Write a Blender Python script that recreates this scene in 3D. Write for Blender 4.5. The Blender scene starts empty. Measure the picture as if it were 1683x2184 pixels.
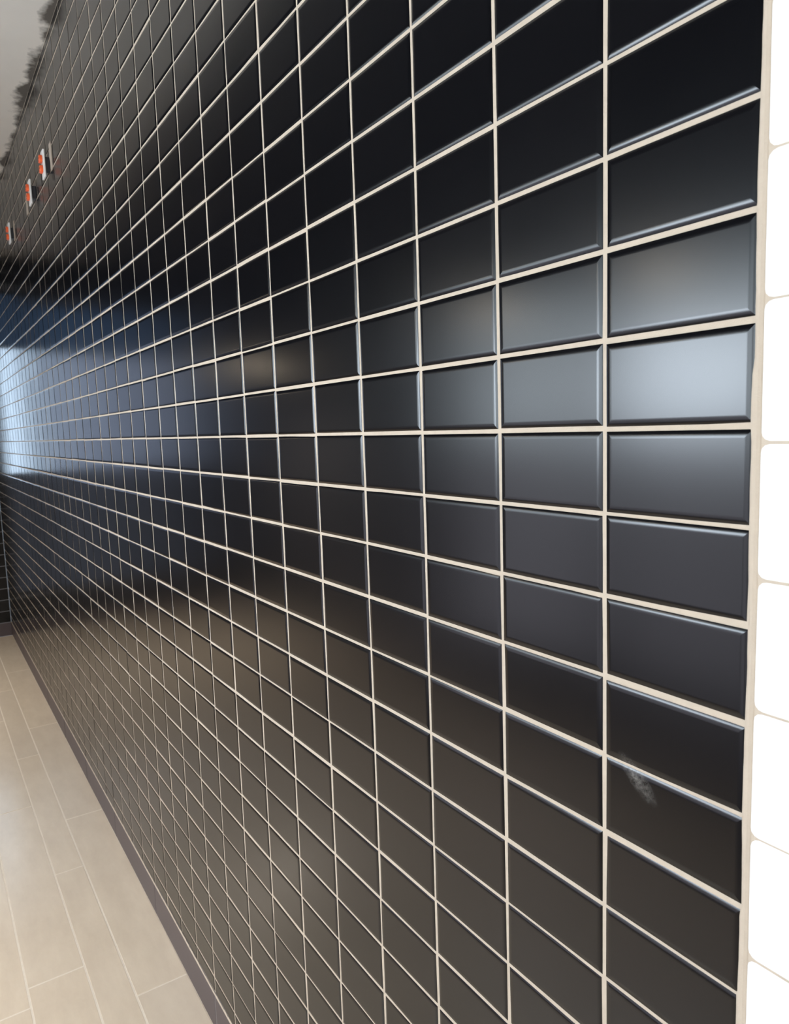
import bpy, bmesh, math, random
from mathutils import Vector, Matrix

random.seed(7)
S = 0.0833           # one course of the dark wall tile, in metres
H0 = 20.0            # courses between the floor and the reference joint
TW = 1.8259 * S      # width of one dark tile module
def W(x, y, z):      # course units -> metres, floor at z = 0
    return Vector((x * S, y * S, (z + H0) * S))

sc = bpy.context.scene
col = sc.collection

# ------------------------------------------------------------------ camera
R = ((0.5531218830529556, 0.8324446071512018, -0.033047821604969885),
     (0.07860082521108018, -0.09163604779908274, -0.9926856224504585),
     (-0.8293841647656668, 0.5464785547198039, -0.11611673637900699))
cam_d = bpy.data.cameras.new('camera')
cam = bpy.data.objects.new('camera', cam_d)
col.objects.link(cam)
m = Matrix.Identity(4)
for r in range(3):
    m[r][0] = R[0][r]; m[r][1] = -R[1][r]; m[r][2] = -R[2][r]
m.translation = W(3.889133583, -6.739942096, 0.0886440932)
cam.matrix_world = m
cam_d.sensor_fit = 'VERTICAL'
cam_d.sensor_height = 24.0
cam_d.lens = 1537.4889 * 24.0 / 2184.0
cam_d.clip_start = 0.02
cam_d.dof.use_dof = True
cam_d.dof.focus_distance = 1.05
cam_d.dof.aperture_fstop = 9.0
sc.camera = cam

# ------------------------------------------------------------------ light levels
SKY = (0.66, 0.82, 1.0)
P_CORE = 28.0        # brightest daylight pane opposite the tiled wall
P_LEFT = 11.0        # the other daylight panes opposite the tiled wall
P_TOP = 6.5          # their top panes, added dimmer to keep the reflected core small
P_LOW = 1.9          # paving seen through the lower glass
P_FAR = 4.6          # narrow daylight pane beside the far corner
P_FAR2 = 0.85        # wide, shaded daylight pane in the far wall
P_FTOP = 0.22        # dim blue top panes added to fade the far glow upwards
P_FLOW = 0.14        # dim lower panes added to soften the far glow's lower edge
P_BACK = 6.0         # added unseen pane behind the viewer, a warm fill
P_LAMP = 10.0        # watts of the floor fill under each pendant lamp
world = bpy.data.worlds.new('world'); sc.world = world
world.use_nodes = True
world.node_tree.nodes['Background'].inputs[0].default_value = (*SKY, 1)
world.node_tree.nodes['Background'].inputs[1].default_value = 1.0
sc.view_settings.view_transform = 'Standard'
sc.view_settings.look = 'None'
sc.view_settings.exposure = 0.0
sc.view_settings.gamma = 1.0
sc.view_settings.use_curve_mapping = False

# ------------------------------------------------------------------ materials
def mat(name):
    mt = bpy.data.materials.new(name); mt.use_nodes = True
    nt = mt.node_tree
    return mt, nt, nt.nodes['Principled BSDF']
def flat(name, c, rough=0.6, spec=0.5):
    mt, nt, b = mat(name)
    n = nt.nodes.new('ShaderNodeTexNoise'); n.inputs['Scale'].default_value = 25; n.inputs['Detail'].default_value = 4
    g = nt.nodes.new('ShaderNodeNewGeometry'); nt.links.new(g.outputs['Position'], n.inputs['Vector'])
    mx = nt.nodes.new('ShaderNodeMix'); mx.data_type = 'RGBA'
    mx.inputs[6].default_value = (*[v * 0.93 for v in c], 1)
    mx.inputs[7].default_value = (*[min(1, v * 1.05) for v in c], 1)
    nt.links.new(n.outputs['Fac'], mx.inputs[0]); nt.links.new(mx.outputs[2], b.inputs['Base Color'])
    b.inputs['Roughness'].default_value = rough
    b.inputs['Specular IOR Level'].default_value = spec
    return mt
def math_n(nt, op, a, b=None, c=None):
    n = nt.nodes.new('ShaderNodeMath'); n.operation = op
    for i, v in enumerate((a, b, c)):
        if v is None: continue
        if isinstance(v, (int, float)): n.inputs[i].default_value = v
        else: nt.links.new(v, n.inputs[i])
    return n.outputs[0]
def noise(nt, vec, scale, detail=3, rough=0.5):
    n = nt.nodes.new('ShaderNodeTexNoise')
    n.inputs['Scale'].default_value = scale; n.inputs['Detail'].default_value = detail
    n.inputs['Roughness'].default_value = rough
    nt.links.new(vec, n.inputs['Vector'])
    return n.outputs['Fac']
def mixc(nt, f, a, b):
    mx = nt.nodes.new('ShaderNodeMix'); mx.data_type = 'RGBA'
    for i, v in ((0, f), (6, a), (7, b)):
        if isinstance(v, tuple): mx.inputs[i].default_value = (*v, 1)
        elif isinstance(v, (int, float)): mx.inputs[i].default_value = v
        else: nt.links.new(v, mx.inputs[i])
    return mx.outputs[2]
def emit(name, c, s):
    mt, nt, b = mat(name)
    nt.nodes.remove(b)
    e = nt.nodes.new('ShaderNodeEmission')
    e.inputs[0].default_value = (*c, 1); e.inputs[1].default_value = s
    nt.links.new(e.outputs[0], nt.nodes['Material Output'].inputs[0])
    return mt

# satin black glazed tile, one dusty scuff near the right end
def tile_mat():
    mt, nt, b = mat('black_glazed_tile')
    g = nt.nodes.new('ShaderNodeNewGeometry').outputs['Position']
    oi = nt.nodes.new('ShaderNodeAttribute'); oi.attribute_name = 'tint'
    sx = nt.nodes.new('ShaderNodeSeparateXYZ'); nt.links.new(g, sx.inputs[0])
    cx, cz = -1.33 * S, (-4.12 + H0) * S
    # elongated scuff, running down to the right
    u = math_n(nt, 'ADD', math_n(nt, 'MULTIPLY', math_n(nt, 'SUBTRACT', sx.outputs[0], cx), 1.0),
               math_n(nt, 'MULTIPLY', math_n(nt, 'SUBTRACT', sx.outputs[2], cz), -0.3))
    v = math_n(nt, 'ADD', math_n(nt, 'SUBTRACT', sx.outputs[2], cz), math_n(nt, 'MULTIPLY', math_n(nt, 'SUBTRACT', sx.outputs[0], cx), 0.75))
    d = math_n(nt, 'SQRT', math_n(nt, 'ADD', math_n(nt, 'POWER', math_n(nt, 'DIVIDE', u, 0.030), 2.0),
                                  math_n(nt, 'POWER', math_n(nt, 'DIVIDE', v, 0.015), 2.0)))
    nz = math_n(nt, 'MULTIPLY', math_n(nt, 'MAXIMUM', math_n(nt, 'SUBTRACT', noise(nt, g, 150, 5, 0.75), 0.36), 0.0), 3.2)
    sm = math_n(nt, 'MULTIPLY', math_n(nt, 'MAXIMUM', math_n(nt, 'SUBTRACT', 1.0, d), 0.0), nz)
    sm = math_n(nt, 'MINIMUM', math_n(nt, 'MULTIPLY', sm, 0.30), 0.5)
    f = sm
    base = mixc(nt, oi.outputs['Fac'], (0.0018, 0.0018, 0.0026), (0.0035, 0.0033, 0.0042))
    nt.links.new(mixc(nt, f, base, (0.55, 0.52, 0.47)), b.inputs['Base Color'])
    ro = math_n(nt, 'ADD', math_n(nt, 'MULTIPLY', noise(nt, g, 6, 3), 0.04), 0.195)
    nt.links.new(ro, b.inputs['Roughness'])
    b.inputs['IOR'].default_value = 1.42
    return mt
M_TILE = tile_mat()

def grout_mat(name, c):
    mt, nt, b = mat(name)
    g = nt.nodes.new('ShaderNodeNewGeometry').outputs['Position']
    n1 = noise(nt, g, 60, 5, 0.65)
    nt.links.new(mixc(nt, n1, tuple(v * 0.86 for v in c), tuple(min(1, v * 1.1) for v in c)), b.inputs['Base Color'])
    b.inputs['Roughness'].default_value = 0.85
    bp = nt.nodes.new('ShaderNodeBump'); bp.inputs['Strength'].default_value = 0.4; bp.inputs['Distance'].default_value = 0.001
    nt.links.new(noise(nt, g, 900, 3), bp.inputs['Height']); nt.links.new(bp.outputs[0], b.inputs['Normal'])
    return mt
M_GROUT = grout_mat('beige_grout', (0.52, 0.432, 0.335))
M_WHITE = flat('white_glazed_tile', (0.88, 0.88, 0.86), 0.15)
M_BASE = flat('charcoal_base_tile', (0.085, 0.066, 0.070), 0.45)
M_PAINT = flat('grey_painted_wall', (0.16, 0.155, 0.16), 0.8)
M_FRAME = flat('dark_window_frame', (0.03, 0.03, 0.035), 0.4)

def floor_mat():
    mt, nt, b = mat('beige_porcelain_plank')
    g = nt.nodes.new('ShaderNodeNewGeometry').outputs['Position']
    a = nt.nodes.new('ShaderNodeAttribute'); a.attribute_name = 'tint'
    st = nt.nodes.new('ShaderNodeMapping'); st.inputs['Scale'].default_value = (1.0, 3.0, 1.0); nt.links.new(g, st.inputs[0])
    n1 = noise(nt, st.outputs[0], 5, 6, 0.65); n2 = noise(nt, g, 40, 4, 0.6)
    c1 = mixc(nt, n1, (0.58, 0.465, 0.34), (0.84, 0.715, 0.55))
    c2 = mixc(nt, math_n(nt, 'MULTIPLY', a.outputs['Fac'], 0.30), c1, (0.60, 0.52, 0.43))
    c3 = mixc(nt, math_n(nt, 'MULTIPLY', n2, 0.15), c2, (0.85, 0.78, 0.68))
    nt.links.new(c3, b.inputs['Base Color'])
    b.inputs['Roughness'].default_value = 0.22; b.inputs['IOR'].default_value = 1.6
    bp = nt.nodes.new('ShaderNodeBump'); bp.inputs['Strength'].default_value = 0.1; bp.inputs['Distance'].default_value = 0.002
    nt.links.new(n1, bp.inputs['Height']); nt.links.new(bp.outputs[0], b.inputs['Normal'])
    return mt
M_FLOOR = floor_mat()
M_FGROUT = grout_mat('cream_floor_grout', (0.78, 0.69, 0.57))

def ceil_mat():
    mt, nt, b = mat('unpainted_ceiling_board')
    g = nt.nodes.new('ShaderNodeNewGeometry').outputs['Position']
    sx = nt.nodes.new('ShaderNodeSeparateXYZ'); nt.links.new(g, sx.inputs[0])
    # smeared dark adhesive stain along the joint with the tiled wall
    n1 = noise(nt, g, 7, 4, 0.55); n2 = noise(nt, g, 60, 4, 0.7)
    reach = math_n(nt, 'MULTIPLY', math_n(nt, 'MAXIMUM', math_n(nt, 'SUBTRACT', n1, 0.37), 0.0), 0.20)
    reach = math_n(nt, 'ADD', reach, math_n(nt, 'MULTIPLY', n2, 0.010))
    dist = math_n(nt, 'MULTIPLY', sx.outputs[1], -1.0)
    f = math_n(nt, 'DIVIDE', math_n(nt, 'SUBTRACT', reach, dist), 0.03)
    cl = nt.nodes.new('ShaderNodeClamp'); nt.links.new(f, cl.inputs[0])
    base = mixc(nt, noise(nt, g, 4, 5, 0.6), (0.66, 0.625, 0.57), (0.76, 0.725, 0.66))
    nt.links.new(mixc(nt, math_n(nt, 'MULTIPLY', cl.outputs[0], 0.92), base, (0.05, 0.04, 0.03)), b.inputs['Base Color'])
    b.inputs['Roughness'].default_value = 0.9
    return mt
M_CEIL = ceil_mat()

# ------------------------------------------------------------------ mesh helpers
def link(name, me, mats, parent=None, kind=None):
    for mm in mats: me.materials.append(mm)
    o = bpy.data.objects.new(name, me); col.objects.link(o)
    if parent: o.parent = parent
    if kind: o['kind'] = kind
    return o
def describe(o, label, cat, group=None):
    o['label'] = label; o['category'] = cat
    if group: o['group'] = group

class MB:
    """collects faces with a material index, explicit corner normals and a tint"""
    def __init__(s): s.v = []; s.f = []; s.m = []; s.n = []; s.t = []
    def quad(s, pts, mi=0, nor=None, tint=0.5):
        b = len(s.v); s.v += [tuple(p) for p in pts]
        s.f.append(tuple(range(b, b + len(pts)))); s.m.append(mi)
        if nor is None:
            nn = (Vector(pts[1]) - Vector(pts[0])).cross(Vector(pts[2]) - Vector(pts[1])).normalized()
            nor = [nn] * len(pts)
        s.n += [tuple(x) for x in nor]; s.t += [tint] * len(pts)
    def box(s, a, b, mi=0):
        x0, y0, z0 = (min(a[i], b[i]) for i in range(3)); x1, y1, z1 = (max(a[i], b[i]) for i in range(3))
        s.quad([(x0,y0,z0),(x0,y1,z0),(x1,y1,z0),(x1,y0,z0)], mi)
        s.quad([(x0,y0,z1),(x1,y0,z1),(x1,y1,z1),(x0,y1,z1)], mi)
        s.quad([(x0,y0,z0),(x1,y0,z0),(x1,y0,z1),(x0,y0,z1)], mi)
        s.quad([(x1,y1,z0),(x0,y1,z0),(x0,y1,z1),(x1,y1,z1)], mi)
        s.quad([(x0,y1,z0),(x0,y0,z0),(x0,y0,z1),(x0,y1,z1)], mi)
        s.quad([(x1,y0,z0),(x1,y1,z0),(x1,y1,z1),(x1,y0,z1)], mi)
    def mesh(s, name):
        me = bpy.data.meshes.new(name)
        me.from_pydata(s.v, [], s.f)
        me.polygons.foreach_set('material_index', s.m)
        me.polygons.foreach_set('use_smooth', [True] * len(s.f))
        at = me.attributes.new('tint', 'FLOAT', 'POINT'); at.data.foreach_set('value', s.t)
        me.normals_split_custom_set(s.n)
        me.update()
        return me

def cushion_tile(mb, o, U, V, N, u0, u1, v0, v1, mi, depth=0.0055, edge=0.0058, tilt=0.22, corner=0.0):
    """a glazed tile with softly rounded edges; (o,U,V,N) is the wall frame, metres"""
    tu, tv = (math.radians(max(-1.5 * tilt, min(1.5 * tilt, random.gauss(0, tilt)))) for _ in range(2))
    cu, cv = (u0 + u1) / 2, (v0 + v1) / 2
    off = random.uniform(-0.0001, 0.0002)
    tint = random.random()
    rings = ((0.0, -depth, 27), (0.00015, -0.0011, 25), (edge * 0.35, -0.0006, 19), (edge * 0.7, -0.0002, 9), (edge * 1.25, 0.0, 0))
    def ring(ins, h, ang):
        a0, a1, b0, b1 = u0 + ins, u1 - ins, v0 + ins, v1 - ins
        c = max(0.0, corner - ins * 0.8)
        out = []
        segs = 4 if corner else 1
        for (x, y, sx, sy, st) in ((a0, b0, -1, -1, 180), (a1, b0, 1, -1, 270), (a1, b1, 1, 1, 0), (a0, b1, -1, 1, 90)):
            for k in range(segs):
                if corner:
                    th = math.radians(st + 90 * k / (segs - 1))
                    px, py = x - sx * c + c * math.cos(th), y - sy * c + c * math.sin(th)
                    d = (math.cos(th), math.sin(th))
                else:
                    px, py = x, y; d = None
                out.append((px, py, h, d, sx, sy, ang))
        return out
    rs = [ring(*r) for r in rings]
    n = len(rs[0])
    def P(q):
        hh = q[2] + off + math.tan(tu) * (q[0] - cu) + math.tan(tv) * (q[1] - cv)
        return o + U * q[0] + V * q[1] + N * hh
    def NR(q, side):
        a = math.radians(q[6]); d = q[3] or side
        v = N * math.cos(a) + (U * d[0] + V * d[1]) * math.sin(a) - U * math.tan(tu) - V * math.tan(tv)
        return v.normalized()
    sides = ((0, -1), (1, 0), (0, 1), (-1, 0))
    flip = U.cross(V).dot(N) < 0
    def add(qs, side):
        pts = [P(q) for q in qs]; nn = [NR(q, side) for q in qs]
        if flip: pts.reverse(); nn.reverse()
        mb.quad(pts, mi, nn, tint)
    for A, B in zip(rs[:-1], rs[1:]):
        for k in range(n):
            k2 = (k + 1) % n
            sd = sides[k % 4] if not corner else None
            add([A[k], A[k2], B[k2], B[k]], sd or (0, 0))
    add(rs[-1], (0, 0))

# ------------------------------------------------------------------ the tiled wall
XF, YL, XB = -79.3, -27.0, 46.0
ZC = 18.40
G = 0.057
GH = 0.053
mb = MB()
o = W(0, 0, -H0); U = Vector((1, 0, 0)); V = Vector((0, 0, 1)); N = Vector((0, -1, 0))
def zc(z): return (z + H0) * S
cuts = []   # openings cut for the outlets: (x0,x1,z0,z1) in courses
for j in range(0, 44):
    x1 = -j * 1.8259 * S - G / 2 * S; x0 = -(j + 1) * 1.8259 * S + G / 2 * S
    if j == 0: x1 = -0.022 * S
    x0 = max(x0, XF * S)
    if x1 - x0 < 0.02: continue
    for i in range(-19, 19):
        z0, z1 = i + GH / 2, i + 1 - GH / 2
        if i == -19: z0 = -18.55
        if i == 18: z1 = ZC - 0.03
        jit = random.gauss(0, 0.006) * S
        cushion_tile(mb, o, U, V, N, x0, x1, zc(z0) + jit, zc(z1) + jit, 0)
# grout bed standing just behind the tile faces
gx0, gx1 = XF * S, 0.05 * S
nx, nz = 60, 40
mb.box((gx0, 0.0013, zc(-18.62)), (gx1, 0.09, zc(ZC)), 1)
wall_right = link('wall_right', mb.mesh('wall_right'), [M_TILE, M_GROUT], kind='structure')
describe(wall_right, 'long wall of stacked glossy black tiles with beige grout lines', 'wall')

# white square tile past the right end of the black field
mb = MB()
wp = 1.335
for cj in range(0, 16):
    for ci in range(-16, 16):
        z0 = -0.17 + ci * wp
        if z0 + wp < -H0 or z0 > ZC: continue
        a0 = 0.05 + cj * wp
        lo, hi = max(z0, -H0), min(z0 + wp, ZC)
        if hi - lo < 0.1: continue
        cushion_tile(mb, o, U, V, N, a0 * S + random.uniform(-.0006, .0006), (a0 + wp - 0.018) * S, zc(lo) + 0.0007, zc(hi) - 0.0007, 0, edge=0.003, tilt=0.15, corner=0.0075)
mb.box((0.05 * S, 0.0010, 0), (XB * S, 0.09, zc(ZC)), 1)
wr2 = link('wall_near', mb.mesh('wall_near'), [M_WHITE, M_GROUT], kind='structure')
describe(wr2, 'bright white square tiled wall at the right end of the black tiles', 'wall')

# uneven bead of grout where black meets white
mb = MB()
K = 240
prof = [(-0.034, 0.0007), (-0.01, -0.0004), (0.02, -0.0007), (0.05, 0.0002), (0.066, 0.0014)]
pts = []
for k in range(K + 1):
    z = -H0 + (ZC + H0) * k / K
    w1 = 0.008 * math.sin(z * 2.1) + random.uniform(-.003, .003)
    if -7 < z < -5.1: w1 -= 0.02
    if -0.1 < z < 0.5: w1 -= 0.018
    row = []
    for q, (px, py) in enumerate(prof):
        sh = w1 if q < 2 else random.uniform(-.002, .002)
        row.append(Vector(((px + sh) * S, py, zc(z))))
    pts.append(row)
for k in range(K):
    for q in range(4):
        mb.quad([pts[k][q], pts[k][q+1], pts[k+1][q+1], pts[k+1][q]])
tr = link('trim_1', mb.mesh('trim_1'), [M_GROUT], kind='structure')
describe(tr, 'beige grout bead between the black tiles and white tiles', 'trim')

# ------------------------------------------------------------------ base tiles along the wall
mb = MB()
edges = [XF + 0.0] + [-(k * 4 - 2) * 1.8259 for k in range(11, 0, -1) if -(k * 4 - 2) * 1.8259 > XF] + [0.0]
for a, b in zip(edges[:-1], edges[1:]):
    cushion_tile(mb, W(0, -0.032, -H0), U, V, N, (a + 0.04) * S, (b - 0.04) * S, 0.0015, zc(-18.60), 0, edge=0.003, tilt=0.05, depth=0.008)
mb.box((XF * S, -0.0012, 0), (0, 0.02, zc(-18.56)), 1)
bb = link('baseboard_right', mb.mesh('baseboard_right'), [M_BASE, flat('grey_base_grout', (0.2, 0.18, 0.17), 0.9)], kind='structure')
describe(bb, 'dark charcoal tile baseboard under the black tiled wall', 'baseboard')
mb = MB()
for k in range(0, 220):
    x0 = XF + k * 0.36; x1 = x0 + 0.36
    if x0 > 0: break
    h0, h1 = (random.uniform(0.03, 0.05) for _ in range(2))
    mb.quad([W(x0, -0.036, -18.61), W(x1, -0.036, -18.61), W(x1, -0.008, -18.59 + h1), W(x0, -0.008, -18.59 + h0)])
link('trim_2', mb.mesh('trim_2'), [M_GROUT], kind='structure')

# ------------------------------------------------------------------ far wall, running bond dark tile
mb = MB()
o2 = W(XF, 0, -H0); U2 = Vector((0, -1, 0)); N2 = Vector((1, 0, 0))
TH = 1.18
WIN_FAR = (1.3, 3.6, -16.0, 15.0)      # narrow pane beside the corner
WIN_FAR2 = (5.0, 22.0, -16.0, 14.0)
r = 0; z = -18.6
while z < ZC - 0.1:
    z1 = min(z + TH, ZC)
    off = 0 if r % 2 else 1.2
    y = -off
    while y < 27:
        y1 = y + 2.4
        a, b = max(y, 0.02), min(y1, 27)
        mid = (a + b) / 2
        if b - a > 0.1:
            segs = [(a, b)]
            for (wy0, wy1, wz0, wz1) in (WIN_FAR, WIN_FAR2):
                if z1 > wz0 and z < wz1:
                    ns = []
                    for (p, q) in segs:
                        if q <= wy0 or p >= wy1: ns.append((p, q))
                        else:
                            if wy0 - p > 0.1: ns.append((p, wy0))
                            if q - wy1 > 0.1: ns.append((wy1, q))
                    segs = ns
            for (p, q) in segs:
                cushion_tile(mb, o2, U2, V, N2, (p + 0.03) * S, (q - 0.03) * S, zc(z + 0.03), zc(z1 - 0.03), 0, edge=0.004)
        y = y1
    r += 1; z = z1
def wall_with_holes(mb, fixed, thick, axis, a0, a1, b0, b1, holes, mi):
    """slab perpendicular to axis with rectangular openings; coords in courses"""
    av = sorted({a0, a1, *[h[0] for h in holes], *[h[1] for h in holes]})
    bv = sorted({b0, b1, *[h[2] for h in holes], *[h[3] for h in holes]})
    for p, q in zip(av[:-1], av[1:]):
        for s_, t in zip(bv[:-1], bv[1:]):
            cm, cn = (p + q) / 2, (s_ + t) / 2
            if any(h[0] < cm < h[1] and h[2] < cn < h[3] for h in holes): continue
            if axis == 'x': mb.box(W(fixed, p, s_), W(fixed + thick, q, t), mi)
            else: mb.box(W(p, fixed, s_), W(q, fixed + thick, t), mi)
holes_far = [(-w[1], -w[0], w[2], w[3]) for w in (WIN_FAR, WIN_FAR2)]
wall_with_holes(mb, XF - 0.02, -1.5, 'x', YL, 0.0, -18.6, ZC, holes_far, 1)
M_DGROUT = grout_mat('grey_grout_far', (0.22, 0.22, 0.23))
wf = link('wall_far', mb.mesh('wall_far'), [M_TILE, M_DGROUT], kind='structure')
describe(wf, 'far end wall of dark blue-black tiles laid in running bond', 'wall')
mb = MB()
y = 0.0
while y < 27:
    cushion_tile(mb, W(XF + 0.05, 0, -H0), U2, V, N2, (y + 0.03) * S, (min(y + 7.3, 27) - 0.03) * S, 0.0015, zc(-18.64), 0, edge=0.003, tilt=0.05, depth=0.008)
    y += 7.3
mb.box(W(XF - 1.5, YL, -H0), W(XF + 0.02, 0, -18.6), 1)
bf = link('baseboard_far', mb.mesh('baseboard_far'), [M_BASE, M_DGROUT], kind='structure')
describe(bf, 'dark tile baseboard under the far end wall', 'baseboard')

# ------------------------------------------------------------------ windows
def window(name, axis, fixed, a0, a1, b0, b1, pane, mull=(), low=None, zl=0, top=None, zt=0):
    e = bpy.data.objects.new(name, None); col.objects.link(e); e['kind'] = 'structure'
    e.location = W(fixed, (a0 + a1) / 2, b0) if axis == 'x' else W((a0 + a1) / 2, fixed, b0)
    inv = Matrix.Translation(e.location).inverted()
    def put(nm, mbx, mt):
        ob = link(nm, mbx.mesh(nm), [mt], parent=e); ob.matrix_parent_inverse = inv
        return ob
    def bar(mbx, p, q, s_, t, d0=0.15, d1=0.75):
        sg = -1 if (axis == 'x' and fixed < 0) or axis == 'y' else 1
        if axis == 'x': mbx.box(W(fixed + sg * d0, p, s_), W(fixed + sg * d1, q, t))
        else: mbx.box(W(p, fixed + sg * d0, s_), W(q, fixed + sg * d1, t))
    fr = MB(); w = 0.3
    bar(fr, a0, a0 + w, b0, b1); bar(fr, a1 - w, a1, b0, b1); bar(fr, a0 + w, a1 - w, b0, b0 + w); bar(fr, a0 + w, a1 - w, b1 - w, b1)
    for mx_ in mull: bar(fr, mx_ - 0.15, mx_ + 0.15, b0 + w, b1 - w)
    put('window_frame', fr, M_FRAME)
    if low:
        bar(fr2 := MB(), a0 + w, a1 - w, zl - 0.2, zl + 0.2); put('window_rail', fr2, M_FRAME)
        pl = MB(); bar(pl, a0, a1, b0, zl, 0.8, 0.95); put('lower_pane', pl, low)
    if top:
        tb = MB(); bar(tb, a0 + w, a1 - w, zt - 0.15, zt + 0.15); put('window_rail', tb, M_FRAME)
        pt = MB(); bar(pt, a0, a1, zt, b1, 0.8, 0.95); put('dim_top_pane', pt, top)
    pn = MB(); bar(pn, a0, a1, zl if low else b0, zt if top else b1, 0.8, 0.95)
    put('window_pane', pn, pane)
    return e
M_P0 = emit('daylight_pane_core', (0.78, 0.89, 1.0), P_CORE)
M_P1 = emit('daylight_pane', (0.80, 0.91, 1.0), P_LEFT)
M_P1B = emit('daylight_pane_shaded', (0.80, 0.91, 1.0), P_LEFT * 0.75)
M_TOP = emit('dim_top_glow', (0.80, 0.93, 1.0), P_TOP)
M_FTOP = emit('sky_fade_glow_far', (0.30, 0.55, 1.0), P_FTOP)  # emission standing in for the sky's gradient above the far panes
M_FLOW = emit('dim_lower_glow_far', (0.72, 0.80, 1.0), P_FLOW)
M_P2 = emit('daylight_pane_far', (0.62, 0.80, 1.0), P_FAR)
M_P3 = emit('daylight_pane_far_dim', (0.60, 0.72, 1.0), P_FAR2)
M_P4 = emit('added_warm_fill_back', (1.0, 0.90, 0.78), P_BACK)
window('window_1', 'x', XF, -WIN_FAR[1], -WIN_FAR[0], WIN_FAR[2], WIN_FAR[3], M_P2, low=M_FLOW, zl=-3.5, top=M_FTOP, zt=9.5)
window('window_2', 'x', XF, -WIN_FAR2[1], -WIN_FAR2[0], WIN_FAR2[2], WIN_FAR2[3], M_P3, mull=(-11.5, -17), low=M_FLOW, zl=-3.5, top=M_FTOP, zt=9.0)
M_LOW = emit('paving_through_glass', (0.90, 0.88, 1.0), P_LOW)
ZL = -1.2
ZT = 5.2
WL = [(-38.0, -24.8, -15.0, 8.0), (-23.8, -12.5, -15.0, 8.0), (-11.5, 2.0, -15.0, 8.0), (4.0, 24.0, -15.0, 8.0)]
for nm_, w_, p_ in zip(('window_3', 'window_4', 'window_5', 'window_6'), WL, (M_P1B, M_P0, M_P1, M_P1)):
    window(nm_, 'y', YL, *w_, p_, low=M_LOW, zl=ZL, top=M_TOP, zt=ZT)
WBK = (-20.0, -4.0, -6.0, 12.0)
window('fill_window_back', 'x', XB, *WBK, M_P4, mull=(-12,))  # added unseen window, warm fill for the grout and the right end

mb = MB(); wall_with_holes(mb, YL, -1.5, 'y', XF - 1.5, XB + 1.5, -H0, ZC, WL, 0)
wl = link('wall_left', mb.mesh('wall_left'), [M_PAINT], kind='structure')
mb = MB(); wall_with_holes(mb, XB, 1.5, 'x', YL, 1.0, -H0, ZC, [WBK], 0)
wb = link('wall_back', mb.mesh('wall_back'), [M_PAINT], kind='structure')

# ------------------------------------------------------------------ floor of long planks
mb = MB()
rows = [(-1.87, 0.0, -21.5), (-3.13, -1.87, -31.25), (-5.10, -3.13, -24.25)]
y = -5.10
while y > YL:
    w = random.choice((1.26, 1.97, 1.87)); rows.append((max(y - w, YL), y, random.uniform(-40, -20))); y -= w
o3 = W(0, 0, -H0); V3 = Vector((0, 1, 0)); N3 = Vector((0, 0, 1))
for (y0, y1, xj) in rows:
    L = 14.72
    k0 = math.floor((XF - xj) / L)
    x = xj + k0 * L
    while x < XB:
        a, b = max(x, XF), min(x + L, XB)
        if b - a > 0.2 and y1 - y0 > 0.15:
            cushion_tile(mb, o3, U, V3, N3, (a + 0.03) * S, (b - 0.03) * S, (y0 + 0.032) * S, (y1 - 0.032) * S, 0, depth=0.003, edge=0.0012, tilt=0.02)
        x += L
mb.box((XF * S, YL * S, -0.15), (XB * S, 0.09, -0.0009), 1)
fl = link('floor', mb.mesh('floor'), [M_FLOOR, M_FGROUT], kind='structure')
describe(fl, 'beige porcelain plank floor with cream grout beside the dark baseboard', 'floor')

# ------------------------------------------------------------------ ceiling
mb = MB()
mb.box(W(XF - 1.5, -7.0, ZC), W(XB + 1.5, 1.1, ZC + 1.5), 0)
mb.box(W(XF - 1.5, YL - 1.5, ZC + 0.02), W(XB + 1.5, -7.0, ZC + 1.5), 1)
ce = link('ceiling', mb.mesh('ceiling'), [M_CEIL, flat('dark_painted_ceiling', (0.045, 0.043, 0.045), 0.9)], kind='structure')
describe(ce, 'bare grey ceiling board with dark smears along the black tile', 'ceiling')

# ------------------------------------------------------------------ pendant lamps on the open side; the third is added for the far floor
M_SHADE = flat('black_lamp_shade', (0.02, 0.02, 0.02), 0.4)
M_BULB = emit('warm_lamp_disc', (1.0, 0.82, 0.60), 48.0)
def lathe(prof, n=28):
    bm = bmesh.new(); rs = []
    for (rr, zz) in prof: rs.append([bm.verts.new((rr * math.cos(2 * math.pi * k / n), rr * math.sin(2 * math.pi * k / n), zz)) for k in range(n)])
    for A, B in zip(rs[:-1], rs[1:]):
        for k in range(n): bm.faces.new((A[k], A[(k + 1) % n], B[(k + 1) % n], B[k]))
    bmesh.ops.recalc_face_normals(bm, faces=bm.faces[:])
    me = bpy.data.meshes.new('lathe'); bm.to_mesh(me); bm.free(); return me
names = ('black pendant lamp nearest the white tile end', 'black pendant lamp between the two others', 'added black pendant lamp lighting the floor by the far wall')
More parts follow.
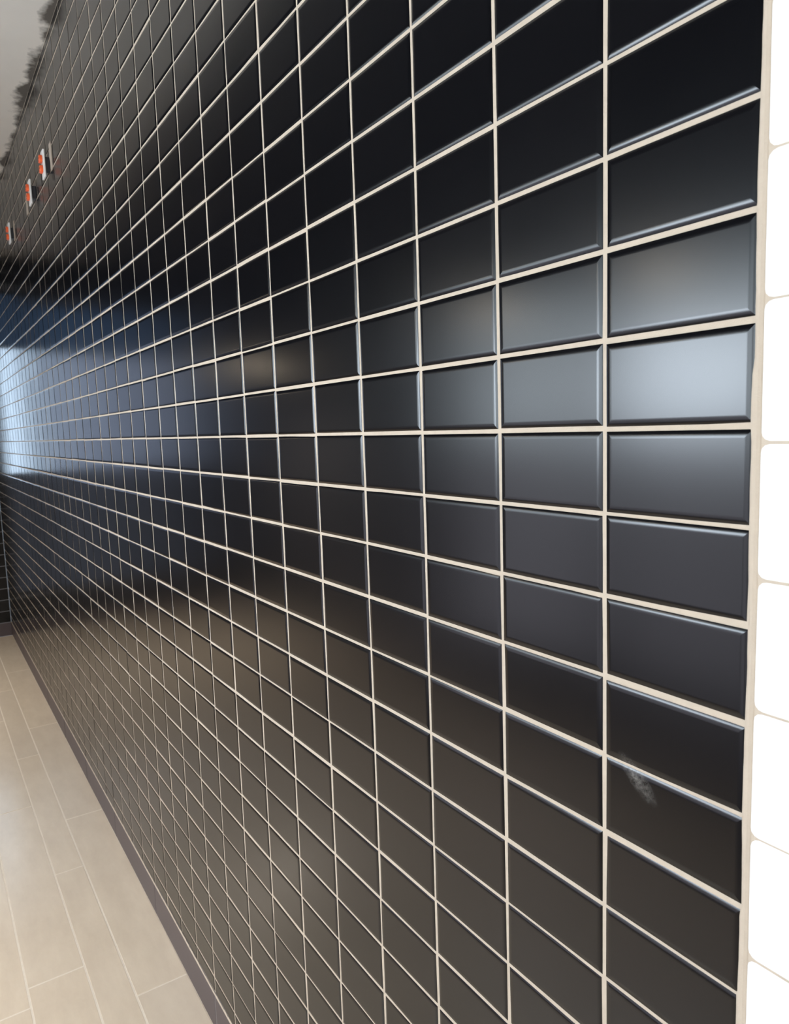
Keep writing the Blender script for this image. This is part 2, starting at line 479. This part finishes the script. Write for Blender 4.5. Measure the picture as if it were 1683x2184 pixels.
for k, x in enumerate((-16.5, -27.0, -60.0)):
    e = bpy.data.objects.new('pendant_lamp', None); col.objects.link(e); e.location = W(x, -21, ZC)
    describe(e, names[k], 'lamp', 'pendant lamps over the floor')
    dz = (6.6 - ZC) * S
    link('cord', lathe([(0.003, 0.0), (0.003, dz + 0.12)], 8), [M_SHADE], e)
    link('lamp_shade', lathe([(0.02, dz + 0.13), (0.03, dz + 0.11), (0.10, dz + 0.04), (0.13, dz - 0.02), (0.127, dz - 0.02), (0.097, dz + 0.036), (0.028, dz + 0.105)]), [M_SHADE], e)
    link('bulb', lathe([(0.001, dz + 0.06), (0.03, dz + 0.04), (0.045, dz - 0.02), (0.03, dz - 0.055), (0.001, dz - 0.067)]), [M_BULB], e)
    ld = bpy.data.lights.new('lamp_floor_fill', 'AREA'); ld.shape = 'DISK'; ld.size = 0.2; ld.energy = P_LAMP * (3.2 if k == 2 else 1); ld.color = (1.0, 0.90, 0.78)  # area disc added to brighten the floor, strongest under the third lamp
    ld.spread = math.radians(130)
    lo = bpy.data.objects.new('lamp_floor_fill', ld); col.objects.link(lo); lo.parent = e; lo.location = (0, 0, dz - 0.08)

# ------------------------------------------------------------------ outlets hanging out of the wall
M_PLATE = flat('white_plastic', (0.82, 0.80, 0.76), 0.4)
M_ORANGE = flat('orange_plastic', (0.85, 0.13, 0.035), 0.4)
M_METAL = flat('outlet_metal', (0.45, 0.40, 0.28), 0.35)
M_PLAST = grout_mat('exposed_backer', (0.42, 0.34, 0.27))
M_HOLE = flat('dark_opening', (0.01, 0.01, 0.01), 0.9)
def rounded_box(x0, x1, y0, y1, z0, z1, r=0.002, seg=3):
    bm = bmesh.new()
    bmesh.ops.create_cube(bm, size=1.0)
    for v in bm.verts:
        v.co = Vector(((x0 + x1) / 2 + v.co.x * (x1 - x0), (y0 + y1) / 2 + v.co.y * (y1 - y0), (z0 + z1) / 2 + v.co.z * (z1 - z0)))
    bmesh.ops.bevel(bm, geom=bm.edges[:], offset=r, segments=seg, affect='EDGES', profile=0.5)
    me = bpy.data.meshes.new('m'); bm.to_mesh(me); bm.free()
    return me
def socket_mesh(cz):
    """one rounded receptacle face with flattened top and bottom, pushed out along -y"""
    bm = bmesh.new(); outl = []
    for k in range(28):
        th = 2 * math.pi * k / 28
        outl.append((0.0172 * math.cos(th), max(-0.0135, min(0.0135, 0.0178 * math.sin(th)))))
    rings = []
    for (yy, s_) in ((-0.001, 1.0), (-0.0105, 1.0), (-0.0118, 0.94), (-0.012, 0.85)):
        rings.append([bm.verts.new((px * s_, yy, cz + pz * s_)) for px, pz in outl])
    for A, B in zip(rings[:-1], rings[1:]):
        for k in range(28): bm.faces.new((A[k], A[(k + 1) % 28], B[(k + 1) % 28], B[k]))
    bm.faces.new(rings[-1])
    bmesh.ops.recalc_face_normals(bm, faces=bm.faces[:])
    me = bpy.data.meshes.new('s'); bm.to_mesh(me); bm.free()
    return me
def outlet(loc, label, group, lean):
    e = bpy.data.objects.new('electrical_outlet', None); col.objects.link(e)
    e.location = loc; e.rotation_euler = (0, 0, lean)
    describe(e, label, 'outlet', group)
    hw, hh = 0.027, 0.0535
    link('cover_plate', rounded_box(-hw, hw, -0.006, 0.0015, -hh, hh, 0.0022), [M_PLATE], e)
    p = link('device_body', rounded_box(-0.010, 0.018, 0.0015, 0.022, -0.028, 0.028, 0.002), [M_FRAME], e)
    for cz in (0.0195, -0.0195):
        me = socket_mesh(cz); ob = link('socket', me, [M_ORANGE], e); ob.location.y = -0.006
        ob['label'] = 'bright orange socket face'
        sl = MB()
        for dx in (-0.0062, 0.0062): sl.box((dx - 0.0011, -0.0126, cz - 0.001), (dx + 0.0011, -0.0118, cz + 0.0075))
        sl.box((-0.0022, -0.0126, cz - 0.0095), (0.0022, -0.0118, cz - 0.0055))
        s2 = link('socket_slot', sl.mesh('slot'), [M_HOLE], ob)
    bm = bmesh.new(); bmesh.ops.create_cone(bm, cap_ends=True, segments=14, radius1=0.0032, radius2=0.0026, depth=0.002,
                                             matrix=Matrix.Translation((0, -0.0085, 0)) @ Matrix.Rotation(math.pi / 2, 4, 'X'))
    me = bpy.data.meshes.new('sc'); bm.to_mesh(me); bm.free()
    link('screw', me, [M_METAL], e)
    return e
GRP = 'orange outlets high on the black tile wall'
outlet(W(-35.55, 0, 13.35) + Vector((-0.035, -0.0185, 0)), 'white plated outlet with orange sockets, highest and nearest of three', GRP, 0)
outlet(W(-40.40, 0, 13.38) + Vector((-0.035, -0.0185, 0)), 'white plated outlet with orange sockets, between the two others on black tile', GRP, 0)
outlet(W(-50.55, 0, 13.62) + Vector((-0.035, -0.0170, 0)), 'white plated outlet with orange sockets, lowest in view, beside the left photo edge', GRP, 0)
# rough exposed backer where the tile was cut away beside each outlet
for (x0, x1, z0, z1) in ((-35.5, -35.0, 12.95, 14.2), (-44.3, -43.65, 13.1, 14.2), (-50.5, -50.05, 13.05, 14.25)):
    bm = bmesh.new(); n = 26; top = []; bot = []
    per = []
    for k in range(n):
        t = k / n * 4
        sd = int(t); q = t - sd
        p = ((x0 + (x1 - x0) * q, z0), (x1, z0 + (z1 - z0) * q), (x1 - (x1 - x0) * q, z1), (x0, z1 - (z1 - z0) * q))[sd]
        per.append((p[0] + random.uniform(-.05, .05), p[1] + random.uniform(-.05, .05)))
    for (px, pz) in per:
        top.append(bm.verts.new(W(px, -0.015 - random.uniform(0, .015), pz))); bot.append(bm.verts.new(W(px, 0.03, pz)))
    bm.faces.new(top)
    for k in range(n): bm.faces.new((top[k], bot[k], bot[(k + 1) % n], top[(k + 1) % n]))
    bmesh.ops.recalc_face_normals(bm, faces=bm.faces[:])
    me = bpy.data.meshes.new('mortar_patch'); bm.to_mesh(me); bm.free()
    ob = link('mortar_patch', me, [M_PLAST])
    lab = {-35.5: 'rough beige mortar patch right of the nearest orange outlet', -44.3: 'rough beige mortar patch left of the middle orange outlet',
           -50.5: 'rough beige mortar patch right of the lowest orange outlet'}[x0]
    describe(ob, lab, 'patch', 'mortar patches beside the outlets')
